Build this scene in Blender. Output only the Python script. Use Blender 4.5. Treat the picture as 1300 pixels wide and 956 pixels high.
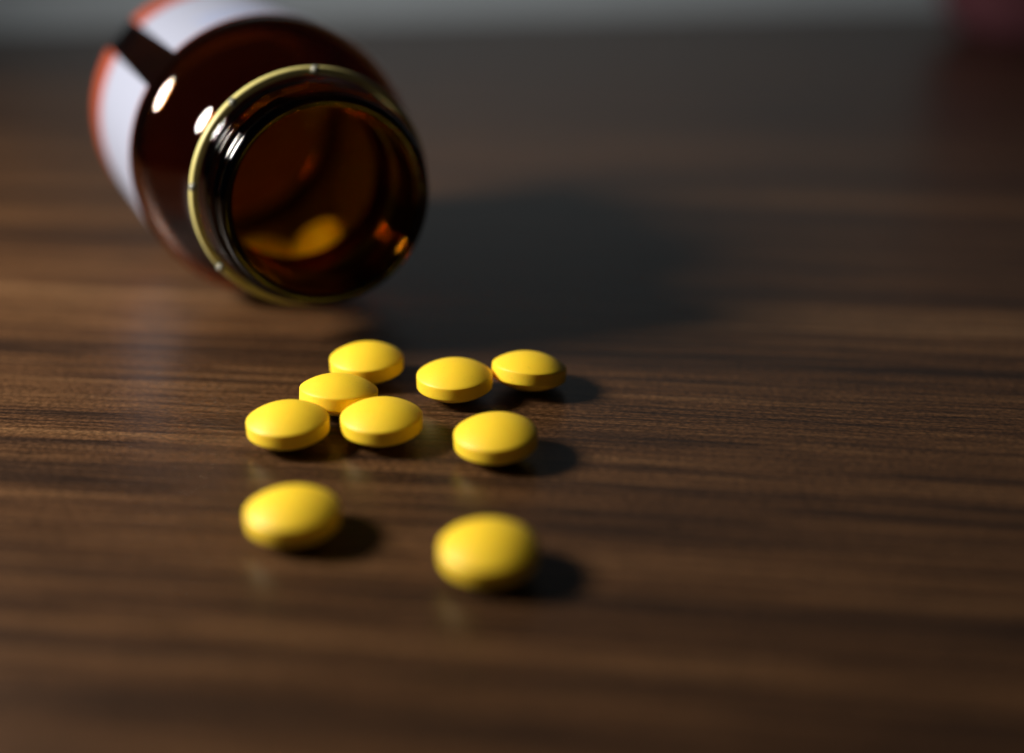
import bpy, bmesh, math, random
from mathutils import Vector, Matrix
for o in list(bpy.data.objects):
    bpy.data.objects.remove(o, do_unlink=True)
sc = bpy.context.scene
col = sc.collection
S = 0.001                      # everything below is given in millimetres
R_ = math.radians

# ---------------------------------------------------------------- camera
cam = bpy.data.cameras.new('camera')
co = bpy.data.objects.new('camera', cam); col.objects.link(co)
co.location = (0, 0, 62.6*S)
co.rotation_euler = (R_(90-21.995), 0, 0)
cam.sensor_width = 36; cam.sensor_fit = 'HORIZONTAL'
cam.lens = 1600/1300*36
cam.shift_y = -45/1300
cam.clip_start = 0.005; cam.clip_end = 20
cam.dof.use_dof = True
cam.dof.focus_distance = 144.5*S
cam.dof.aperture_fstop = 5.5
cam.dof.aperture_blades = 0
sc.camera = co

# ---------------------------------------------------------------- light
w = bpy.data.worlds.new('World'); sc.world = w; w.use_nodes = True
bg = w.node_tree.nodes['Background']
bg.inputs[0].default_value = (0.72, 0.86, 1.0, 1); bg.inputs[1].default_value = 0.010

def lamp(name, loc, target, size, watts, colour):
    l = bpy.data.lights.new(name, 'AREA'); l.shape = 'DISK'; l.size = size*S
    l.energy = watts; l.color = colour; l.spread = R_(140)
    o = bpy.data.objects.new(name, l); col.objects.link(o)
    o.location = Vector(loc)*S
    d = (Vector(target)-Vector(loc)).normalized()
    o.rotation_euler = d.to_track_quat('-Z', 'Y').to_euler()
    return o
lamp('key_lamp', (-216, 131, 138), (-20, 160, 0), 66, 0.77, (1.0, 0.94, 0.85))

sc.view_settings.view_transform = 'Standard'
sc.view_settings.look = 'None'
sc.view_settings.exposure = 0; sc.view_settings.gamma = 1
sc.view_settings.use_curve_mapping = False
sc.render.engine = 'CYCLES'
cy = sc.cycles
cy.use_denoising = True
cy.max_bounces = 24; cy.transmission_bounces = 20; cy.transparent_max_bounces = 16; cy.glossy_bounces = 12; cy.diffuse_bounces = 6
cy.caustics_refractive = True; cy.caustics_reflective = True
cy.blur_glossy = 0.6
cy.sample_clamp_indirect = 0.0

# ---------------------------------------------------------------- materials
class N:
    def __init__(s, name):
        s.m = bpy.data.materials.new(name); s.m.use_nodes = True
        s.t = s.m.node_tree; s.t.nodes.clear()
        s.out = s.n('ShaderNodeOutputMaterial')
    def n(s, kind, ins=None, **attrs):
        nd = s.t.nodes.new(kind)
        for k, v in attrs.items(): setattr(nd, k, v)
        for k, v in (ins or {}).items(): s.set(nd, k, v)
        return nd
    def set(s, nd, k, v):
        i = nd.inputs[k]
        if hasattr(v, 'is_output'): s.t.links.new(v, i)
        else: i.default_value = v
    def math(s, op, a, b=0.0, c=0.0, clamp=False):
        return s.n('ShaderNodeMath', {0: a, 1: b, 2: c}, operation=op, use_clamp=clamp).outputs[0]
    def ramp(s, fac, stops):
        r = s.n('ShaderNodeValToRGB', {0: fac}); e = r.color_ramp.elements
        while len(e) < len(stops): e.new(0.5)
        for x, (p, c) in zip(e, stops):
            x.position = p; x.color = c if len(c) == 4 else (*c, 1)
        return r.outputs[0]
    def mix(s, f, a, b, mode='MIX'):
        m = s.n('ShaderNodeMix', data_type='RGBA', blend_type=mode)
        s.set(m, 0, f); s.set(m, 6, a); s.set(m, 7, b)
        return m.outputs[2]
    def noise(s, vec, scale, detail=2.0, rough=0.5, dist=0.0):
        return s.n('ShaderNodeTexNoise', {'Vector': vec, 'Scale': scale, 'Detail': detail, 'Roughness': rough, 'Distortion': dist}).outputs[0]
    def map(s, vec, scale=(1, 1, 1), rot=(0, 0, 0), loc=(0, 0, 0)):
        return s.n('ShaderNodeMapping', {'Vector': vec, 'Scale': scale, 'Rotation': rot, 'Location': loc}).outputs[0]
    def bsdf(s, **ins):
        b = s.n('ShaderNodeBsdfPrincipled', {k.replace('_', ' '): v for k, v in ins.items()})
        s.t.links.new(b.outputs[0], s.out.inputs[0]); return b
g = lambda v: (v, v, v, 1)

def wood():
    a = N('walnut laminate')
    tc = a.n('ShaderNodeTexCoord').outputs['Object']
    v0 = a.map(tc, (1, 1, 1), (0, 0, R_(6.5)))                       # turn the grain a little across the table
    wob = a.noise(a.map(v0, (7, 22, 1)), 1.0, 2.0)                   # slow wander of the streaks
    sep = a.n('ShaderNodeSeparateXYZ', {0: v0})
    yy = a.math('MULTIPLY_ADD', wob, 0.0035, sep.outputs[1])
    v = a.n('ShaderNodeCombineXYZ', {0: sep.outputs[0], 1: yy, 2: 0.0}).outputs[0]
    broad = a.noise(a.map(v, (3, 85, 1)), 1.0, 3.0, 0.55)
    mid = a.noise(a.map(v, (8, 400, 1), loc=(3, 1, 0)), 1.0, 4.0, 0.62)
    fine = a.noise(a.map(v, (34, 1500, 1), loc=(7, 2, 0)), 1.0, 3.0, 0.6)
    pore = a.noise(a.map(v, (120, 2700, 1), loc=(1, 5, 0)), 1.0, 2.0, 0.6)
    grit = a.noise(a.map(v, (1500, 2700, 1)), 1.0, 2.0, 0.6)
    s1 = a.math('MULTIPLY_ADD', broad, 0.46, a.math('MULTIPLY', mid, 0.54))
    s2 = a.math('MULTIPLY_ADD', fine, 0.34, a.math('MULTIPLY', s1, 0.66))
    band = a.math('DIVIDE', a.math('ADD', yy, 0.2225), 0.0055)           # one paler figure line in the veneer
    band = a.math('POWER', 2.718, a.math('MULTIPLY', a.math('MULTIPLY', band, band), -1.0))
    s2 = a.math('MULTIPLY_ADD', a.math('MULTIPLY', band, mid), 0.16, s2)
    c = a.ramp(s2, [(0.37, (0.009, 0.005, 0.0035)), (0.45, (0.026, 0.0125, 0.0064)), (0.515, (0.064, 0.0285, 0.0112)),
                    (0.58, (0.104, 0.050, 0.0200)), (0.67, (0.152, 0.081, 0.036))])
    pm = a.ramp(pore, [(0.32, g(0.25)), (0.47, g(1.0))])
    c = a.mix(0.75, c, pm, 'MULTIPLY')
    gm = a.ramp(grit, [(0.38, g(0.55)), (0.50, g(1.0)), (0.64, g(1.75))])
    c = a.mix(0.8, c, gm, 'MULTIPLY')
    rough = a.math('MULTIPLY_ADD', fine, 0.16, a.math('MULTIPLY_ADD', grit, 0.12, 0.20))
    h = a.math('MULTIPLY_ADD', pore, 0.6, a.math('MULTIPLY_ADD', fine, 0.5, a.math('MULTIPLY', grit, 0.35)))
    bmp = a.n('ShaderNodeBump', {'Strength': 0.42, 'Distance': 0.00007, 'Height': h}).outputs[0]
    b = a.bsdf(Base_Color=c, Roughness=rough, Normal=bmp)
    b.inputs['Specular IOR Level'].default_value = 0.5
    return a.m

def tablet_mat():
    a = N('yellow film coat')
    tc = a.n('ShaderNodeTexCoord').outputs['Object']
    rnd = a.n('ShaderNodeObjectInfo').outputs['Random']
    vv = a.n('ShaderNodeVectorMath', {0: tc, 1: rnd}, operation='ADD').outputs[0]
    n1 = a.noise(vv, 420.0, 3.0)
    n2 = a.noise(vv, 5200.0, 2.0, 0.6)
    c = a.mix(n1, (0.91, 0.585, 0.024, 1), (0.89, 0.62, 0.032, 1))
    sp = a.ramp(a.noise(vv, 3300.0, 1.0), [(0.24, g(0.70)), (0.33, g(1.0))])
    c = a.mix(0.5, c, sp, 'MULTIPLY')
    h = a.math('MULTIPLY_ADD', n2, 0.5, n1)
    bmp = a.n('ShaderNodeBump', {'Strength': 0.35, 'Distance': 0.00006, 'Height': h}).outputs[0]
    b = a.bsdf(Base_Color=c, Roughness=0.48, Normal=bmp)
    b.inputs['Subsurface Weight'].default_value = 0.22
    b.inputs['Subsurface Radius'].default_value = (1.0, 0.45, 0.06)
    b.inputs['Subsurface Scale'].default_value = 0.0009
    b.inputs['Specular IOR Level'].default_value = 0.38
    return a.m

def glass_mat():
    a = N('amber glass')
    tc = a.n('ShaderNodeTexCoord').outputs['Object']
    bmp = a.n('ShaderNodeBump', {'Strength': 0.10, 'Distance': 0.0003, 'Height': a.noise(tc, 130.0, 2.0)}).outputs[0]
    sp = a.n('ShaderNodeSeparateXYZ', {0: tc})
    rad = a.math('SQRT', a.math('ADD', a.math('MULTIPLY', sp.outputs[0], sp.outputs[0]), a.math('MULTIPLY', sp.outputs[1], sp.outputs[1])))
    near = a.n('ShaderNodeMapRange', {'Value': sp.outputs[2], 'From Min': 0.0085, 'From Max': 0.0115, 'To Min': 1.0, 'To Max': 0.0}).outputs[0]
    outs = a.n('ShaderNodeMapRange', {'Value': rad, 'From Min': 0.01190, 'From Max': 0.01225, 'To Min': 0.0, 'To Max': 1.0}).outputs[0]
    neck = a.math('MULTIPLY', near, outs)                      # outer surface of the threaded finish is tinted nearly black
    gc = a.mix(neck, (1, 1, 1, 1), (0.035, 0.028, 0.016, 1))
    a.bsdf(Base_Color=gc, Roughness=0.035, IOR=1.5, Transmission_Weight=1.0, Normal=bmp)
    va = a.n('ShaderNodeVolumeAbsorption', {'Color': (0.89, 0.745, 0.0, 1), 'Density': 2600.0})
    a.t.links.new(va.outputs[0], a.out.inputs['Volume'])
    return a.m

def simple(name, c, rough, spec=0.5, bump=0.0, bscale=800.0, var=0.15, sss=0.0, trans=0.0):
    a = N(name)
    tc = a.n('ShaderNodeTexCoord').outputs['Object']
    n = a.noise(tc, bscale, 3.0)
    cc = a.mix(n, (*[x*(1-var) for x in c], 1), (*[min(1, x*(1+var)) for x in c], 1))
    b = a.bsdf(Base_Color=cc, Roughness=rough)
    b.inputs['Specular IOR Level'].default_value = spec
    if bump:
        bm = a.n('ShaderNodeBump', {'Strength': bump, 'Distance': 0.0002, 'Height': n}).outputs[0]
        a.set(b, 'Normal', bm)
    if sss:
        b.inputs['Subsurface Weight'].default_value = sss
        b.inputs['Subsurface Radius'].default_value = (1, 0.8, 0.3); b.inputs['Subsurface Scale'].default_value = 0.001
    if trans: b.inputs['Transmission Weight'].default_value = trans
    return a.m

M_WOOD, M_TAB, M_GLASS = wood(), tablet_mat(), glass_mat()
M_WHITE = simple('label paper', (0.27, 0.29, 0.375), 0.42, 0.4, 0.05, 1500, 0.05)
M_ORANGE = simple('orange print and edge glow', (0.28, 0.05, 0.02), 0.42, 0.4, 0.05, 1500, 0.08)
M_BLUE = simple('faded blue label print', (0.25, 0.30, 0.48), 0.42, 0.4, 0.05, 1500, 0.1)
M_RING = simple('yellow plastic', (0.60, 0.53, 0.19), 0.38, 0.5, 0.1, 900, 0.08)
M_NUB = simple('clear plastic nub', (0.20, 0.20, 0.16), 0.12, 0.6, 0.0, 900, 0.1)
M_WALL = simple('grey paint', (0.50, 0.57, 0.64), 0.75, 0.3, 0.2, 60, 0.06)
M_RED = simple('maroon cloth', (0.12, 0.04, 0.052), 0.8, 0.2, 0.4, 500, 0.2)
M_EDGE = simple('dark edge band', (0.05, 0.032, 0.022), 0.5)

# ---------------------------------------------------------------- helpers
def mesh_obj(name, bm, mat, parent=None, smooth=True):
    me = bpy.data.meshes.new(name); bm.to_mesh(me); bm.free()
    if mat: me.materials.append(mat)
    for p in me.polygons: p.use_smooth = smooth
    o = bpy.data.objects.new(name, me); col.objects.link(o); o.parent = parent
    return o
def tag(o, label, cat, group=None):
    o['label'] = label; o['category'] = cat
    if group: o['group'] = group
    return o
def grid_faces(bm, rings, closed_u=True, closed_v=False):
    nr, nc = len(rings), len(rings[0])
    for i in range(nr if closed_v else nr-1):
        a, b = rings[i], rings[(i+1) % nr]
        for j in range(nc if closed_u else nc-1):
            k = (j+1) % nc
            bm.faces.new((a[j], a[k], b[k], b[j]))
def lathe(prof, n=96, bump=None, closed=False):
    """prof: (radius, z) in mm; the ends close on the axis where radius is 0."""
    bm = bmesh.new(); rings = []; caps = []
    for r, z in prof:
        if r < 1e-6: caps.append((len(rings), bm.verts.new((0, 0, z*S)))); continue
        ring = []
        for j in range(n):
            t = 2*math.pi*j/n
            rr = r + (bump(r, z, t) if bump else 0)
            ring.append(bm.verts.new((rr*S*math.cos(t), rr*S*math.sin(t), z*S)))
        rings.append(ring)
    grid_faces(bm, rings, True, closed)
    for at, v in caps:
        ring = rings[0] if at == 0 else rings[-1]
        for j in range(n):
            bm.faces.new((v, ring[(j+1) % n], ring[j]) if at == 0 else (v, ring[j], ring[(j+1) % n]))
    bmesh.ops.recalc_face_normals(bm, faces=bm.faces)
    return bm
def box(bm, lo, hi, bev=0.0):
    r = bmesh.ops.create_cube(bm, size=1.0)
    for v in r['verts']:
        v.co = Vector([(lo[i]+(v.co[i]+.5)*(hi[i]-lo[i]))*S for i in range(3)])
    if bev: bmesh.ops.bevel(bm, geom=list(bm.edges), offset=bev*S, segments=3, profile=0.5, affect='EDGES')

# ---------------------------------------------------------------- table and wall
bm = bmesh.new(); box(bm, (-900, -420, -24), (900, 330, 0), 0.8)
table = mesh_obj('table_top', bm, M_WOOD, smooth=False)
table.location = (0, 392*S, 0); table['kind'] = 'structure'
table['label'] = 'dark walnut laminate table top with streaky grain'
bm = bmesh.new(); box(bm, (-620, 0, 0), (620, 40, 700), 1)
wall = mesh_obj('wall', bm, M_WALL, smooth=False)
wall.location = (0, 462*S, 0.05*S); wall.rotation_euler = (0, 0, R_(10)); wall['kind'] = 'structure'
wall['label'] = 'plain grey wall behind the table'

# maroon soft pouch at the back of the table
bm = bmesh.new()
rings = []
nz = 14
for i in range(nz+1):
    z = i/nz
    bulge = 0.80+0.24*math.sin(math.pi*min(1, z*1.02))**0.6 - 0.30*max(0, z-0.8)/0.2
    ring = []
    for j in range(40):
        t = 2*math.pi*j/40
        c, s = math.cos(t), math.sin(t)
        e = 0.55
        x = 48*math.copysign(abs(c)**e, c); y = 20*math.copysign(abs(s)**e, s)
        k = bulge*(1+0.02*math.sin(5*t+3*z))
        ring.append(bm.verts.new((x*k*S, y*k*S, 62*z*S)))
    rings.append(ring)
grid_faces(bm, rings)
bm.faces.new(rings[0][::-1]); bm.faces.new(rings[-1])
pouch = mesh_obj('pouch', bm, M_RED)
pouch.location = (190*S, 428*S, 0.1*S); pouch.rotation_euler = (0, 0, R_(6))
tag(pouch, 'out-of-focus dark maroon soft pouch standing against the grey wall', 'pouch')

# ---------------------------------------------------------------- tablets
D, BAND, DOME = 9.0, 1.52, 1.55
def tablet_mesh():
    R = D/2; Rs = (R*R+DOME*DOME)/(2*DOME)
    cap = lambda r: math.sqrt(Rs*Rs-r*r)-(Rs-DOME)
    rr = 0.16
    top = [(R*math.sin(k/9*math.pi/2)*(1-0.035*k/9), 0) for k in range(0, 10)]
    prof = [(r, BAND/2+cap(r)) for r, _ in top[:9]]
    z1 = BAND/2
    prof += [(R-0.16, z1+cap(R-0.16)*0.97), (R-0.06, z1+0.02), (R-0.015, z1-0.03), (R, z1-0.10), (R+0.006, z1-0.3), (R+0.008, 0)]
    full = prof + [(r, -z) for r, z in reversed(prof[:-1])]
    bm = lathe(full, 72)
    me = bpy.data.meshes.new('tablet'); bm.to_mesh(me); bm.free(); me.materials.append(M_TAB)
    for p in me.polygons: p.use_smooth = True
    return me
TM = tablet_mesh()
HT = BAND/2+DOME
def tablet(x, y, label, group, tilt=(0, 0), z=None, spin=0.0):
    o = bpy.data.objects.new('tablet', TM); col.objects.link(o)
    rot = Matrix.Rotation(R_(tilt[0]), 3, 'X') @ Matrix.Rotation(R_(tilt[1]), 3, 'Y') @ Matrix.Rotation(spin, 3, 'Z')
    o.rotation_euler = rot.to_euler()
    if z is None: z = -min((rot @ v.co).z for v in TM.vertices)/S
    o.location = (x*S, y*S, z*S+0.00001)
    return tag(o, label, 'tablet', group)
G1 = 'yellow tablets spilled on the table'
rnd = random.Random(4)
SPILL = [
 (-17.78, 142.17, (0, 0), 'round yellow tablet nearest the bottle mouth, partly covered by a tilted tablet'),
 (-20.02, 132.72, (-8, 4), 'round yellow tablet in the middle of a touching cluster, overlapped by two others'),
 (-24.58, 124.8, (0, 0), 'sharp yellow tablet at the outer end of the cluster, farthest from the touching pair'),
 (-14.39, 125.62, (0, 0), 'sharp yellow tablet of the cluster, lying on the side of the lone tablets'),
 (-6.8, 136.96, (0, 0), 'flat yellow tablet of the touching pair, on the side of the cluster'),
 (2.06, 139.47, (-9, 5), 'tilted yellow tablet propped on its neighbour in the touching pair'),
 (-1.74, 121.51, (1, -2), 'lone yellow tablet lying just in front of the touching pair'),
 (-20.84, 105.1, (-1, 0), 'blurred lone yellow tablet away from the bottle, below the cluster'),
 (-2.08, 98.5, (1, 0), 'most blurred yellow tablet, farthest of all from the bottle'),
]
for x, y, t, lab in SPILL: tablet(x, y, lab, G1, t, None, rnd.random()*6)

# ---------------------------------------------------------------- bottle lying on its side
BR = 19.73
PSI = R_(24.76)
bottle = bpy.data.objects.new('bottle', None); col.objects.link(bottle)
ax = Vector((math.sin(PSI), -math.cos(PSI), 0))          # out of the mouth
lipc = Vector((-22.77, 151.75, BR))
# local z = depth from the lip into the bottle, local x = sideways, local y = up
zl = -ax; yl = Vector((0, 0, 1)); xl = yl.cross(zl)
bottle.matrix_world = Matrix(((xl.x, yl.x, zl.x, lipc.x*S), (xl.y, yl.y, zl.y, lipc.y*S), (xl.z, yl.z, zl.z, lipc.z*S+0.00012), (0, 0, 0, 1)))
tag(bottle, 'open amber glass medicine bottle lying on its side with white label', 'bottle')
L = 64.5
def outer():
    p = [(12.05, 0.35), (12.35, 0.08), (12.8, 0.0), (13.25, 0.15), (13.5, 0.55), (13.55, 0.9)]
    z = 1.1
    while z < 6.6: p.append((13.25, z)); z += 0.12
    p += [(13.3, 6.8), (13.9, 7.9), (13.5, 8.6), (13.2, 9.2), (13.2, 11.0), (13.2, 12.6)]
    m = R_(50)
    p += [(13.2+6*(1-math.cos(m*k/8)), 13.2+6*math.sin(m*k/8)) for k in range(0, 9)]
    p += [(19.73-5.5*(1-math.cos(m*(8-k)/8)), 24.2-5.5*math.sin(m*(8-k)/8)) for k in range(0, 9)]
    p += [(19.73, 26.2)]
    p += [(19.73, 26.2+(L-29)*k/8-0) for k in range(1, 9)]
    z0 = L-2.8
    for k in range(1, 7):
        a = k/6*math.pi/2; p.append((19.73-2.8+2.8*math.cos(a), z0+2.8*math.sin(a)))
    p += [(14, L-0.3), (11.5, L-1.2), (8, L-2.8), (4, L-3.8), (0, L-4.2)]
    return p
def inner():
    p = [(11.85, 0.9), (11.72, 1.6), (11.7, 3), (11.7, 5), (11.7, 7), (11.7, 9), (11.65, 11), (11.5, 12.6)]
    m = R_(50)
    p += [(11.25+7.0*(1-math.cos(m*k/6)), 13.7+7.0*math.sin(m*k/6)) for k in range(0, 7)]
    p += [(18.5-4.6*(1-math.cos(m*(6-k)/6)), 24.9-4.6*math.sin(m*(6-k)/6)) for k in range(0, 7)]
    p += [(18.5, 26.5)]
    p += [(18.5, 26.5+(L-32.5)*k/6) for k in range(1, 7)]
    p += [(17.9, L-5.2), (16.6, L-4.3), (14.5, L-4.1), (12.5, L-4.7), (9.5, L-6.2), (6, L-7.6), (3, L-8.3), (0, L-8.5)]
    return p
def thread(r, z, t):
    if not (1.1 <= z <= 6.6 and r > 13): return 0
    best = 0
    turns = 2.7; pitch = 1.8; start = R_(60)
    u = (t-start) % (2*math.pi)
    for k in range(3):
        s = u/(2*math.pi)+k
        if s > turns: continue
        zc = 1.7+pitch*s
        fade = min(1, s/0.03, (turns-s)/0.03)
        d = (z-zc)/0.40
        best = max(best, fade*0.9*math.exp(-d*d*1.6))
    return best
full = inner()[::-1]+outer()
bm = lathe(full, 160, thread)
glass = mesh_obj('glass_body', bm, M_GLASS, bottle)

# paper label, open by a narrow gap; its printed border and painted front-edge glow are separate parts
def shell(name, mat, parent, r, z0, z1, a0, a1, th=0.06, n=140, m=2):
    bm = bmesh.new(); rows = []
    for rr in (r, r+th):
        for i in range(m+1):
            z = z0+(z1-z0)*i/m
            rows.append([bm.verts.new((rr*S*math.cos(a0+(a1-a0)*j/n), rr*S*math.sin(a0+(a1-a0)*j/n), z*S)) for j in range(n+1)])
    inn, out = rows[:m+1], rows[m+1:]
    for A, flip in ((inn, True), (out, False)):
        for i in range(m):
            for j in range(n):
                f = (A[i][j], A[i][j+1], A[i+1][j+1], A[i+1][j])
                bm.faces.new(f[::-1] if flip else f)
    for j in range(n):
        bm.faces.new((inn[0][j], inn[0][j+1], out[0][j+1], out[0][j])); bm.faces.new((inn[m][j+1], inn[m][j], out[m][j], out[m][j+1]))
    for i in range(m):
        bm.faces.new((inn[i+1][0], inn[i][0], out[i][0], out[i+1][0])); bm.faces.new((inn[i][n], inn[i+1][n], out[i+1][n], out[i][n]))
    bmesh.ops.recalc_face_normals(bm, faces=bm.faces)
    return mesh_obj(name, bm, mat, parent, smooth=False)
GAP = 43.0; HALF = 8.5
a0, a1 = R_(GAP+HALF), R_(GAP-HALF+360)
Z0, Z1 = 26.4, 61.3
lab = shell('label', M_WHITE, bottle, 19.75, Z0, Z1, a0, a1)
lab['label'] = 'white paper label with an orange border'
rb = 19.82
shell('border', M_ORANGE, lab, rb, Z0, Z0+0.45, a0, a1, th=0.012, m=1)  # reddish glow of the glass along the front edge, painted as a thin strip
shell('border', M_ORANGE, lab, rb, 53.5, Z1, a0, a1, th=0.012, m=1)
for zz, b0, b1 in ((29.5, 66, 92), (32.0, 70, 98), (34.5, 66, 90)):
    shell('printed_line', M_BLUE, lab, rb, zz, zz+1.0, R_(b0), R_(b1), th=0.012, n=24, m=1)

# torn-off tamper ring left under the thread, with its broken bridges
RZ = 7.2
prof = []
for k in range(16):
    t = 2*math.pi*k/16
    prof.append((15.2+0.52*math.copysign(abs(math.cos(t))**0.7, math.cos(t)), RZ+0.62*math.copysign(abs(math.sin(t))**0.7, math.sin(t))))
bm = lathe(prof, 160, closed=True)
ring = mesh_obj('tamper_ring', bm, M_RING, bottle)
bm = bmesh.new(); bmesh.ops.create_icosphere(bm, subdivisions=3, radius=0.56*S)
for v in bm.verts:
    v.co.z *= 1.15; v.co.x *= 0.9
nub0 = mesh_obj('nub', bm, M_NUB, ring)
for k, dg in enumerate((94, 52, 8, -34)):
    o = nub0 if k == 0 else nub0.copy()
    if k: col.objects.link(o); o.parent = ring
    t = R_(dg); o.location = (15.45*S*math.cos(t), 15.45*S*math.sin(t), (RZ-0.75)*S); o.rotation_euler = (0, 0, t)

# tablets still inside the bottle (bottle frame: depth, sideways, height above the glass)
G2 = 'yellow tablets still inside the bottle'
inside = [(28.5, 6.2, (28, -30), 'bright orange tilted tablet seen through the mouth inside the amber bottle'),
          (33.0, -1.6, (2, 3), 'dim orange tablet lying flatter against the glass inside the amber bottle')]
for z, s, t, lab_in in inside:
    rot = Matrix.Rotation(R_(t[0]), 3, 'X') @ Matrix.Rotation(R_(t[1]), 3, 'Y')
    c0 = lipc + zl*z - xl*s
    h = 2.0
    while True:                                   # lift it until it just rests on the inside of the glass
        out = 0.0
        for v in TM.vertices:
            d = Vector((c0.x, c0.y, h)) + (rot @ v.co)/S - lipc
            d -= zl*d.dot(zl)
            out = max(out, d.length)
        if out < 18.47: break
        h += 0.1
    tablet(c0.x, c0.y, lab_in, G2, t, h)
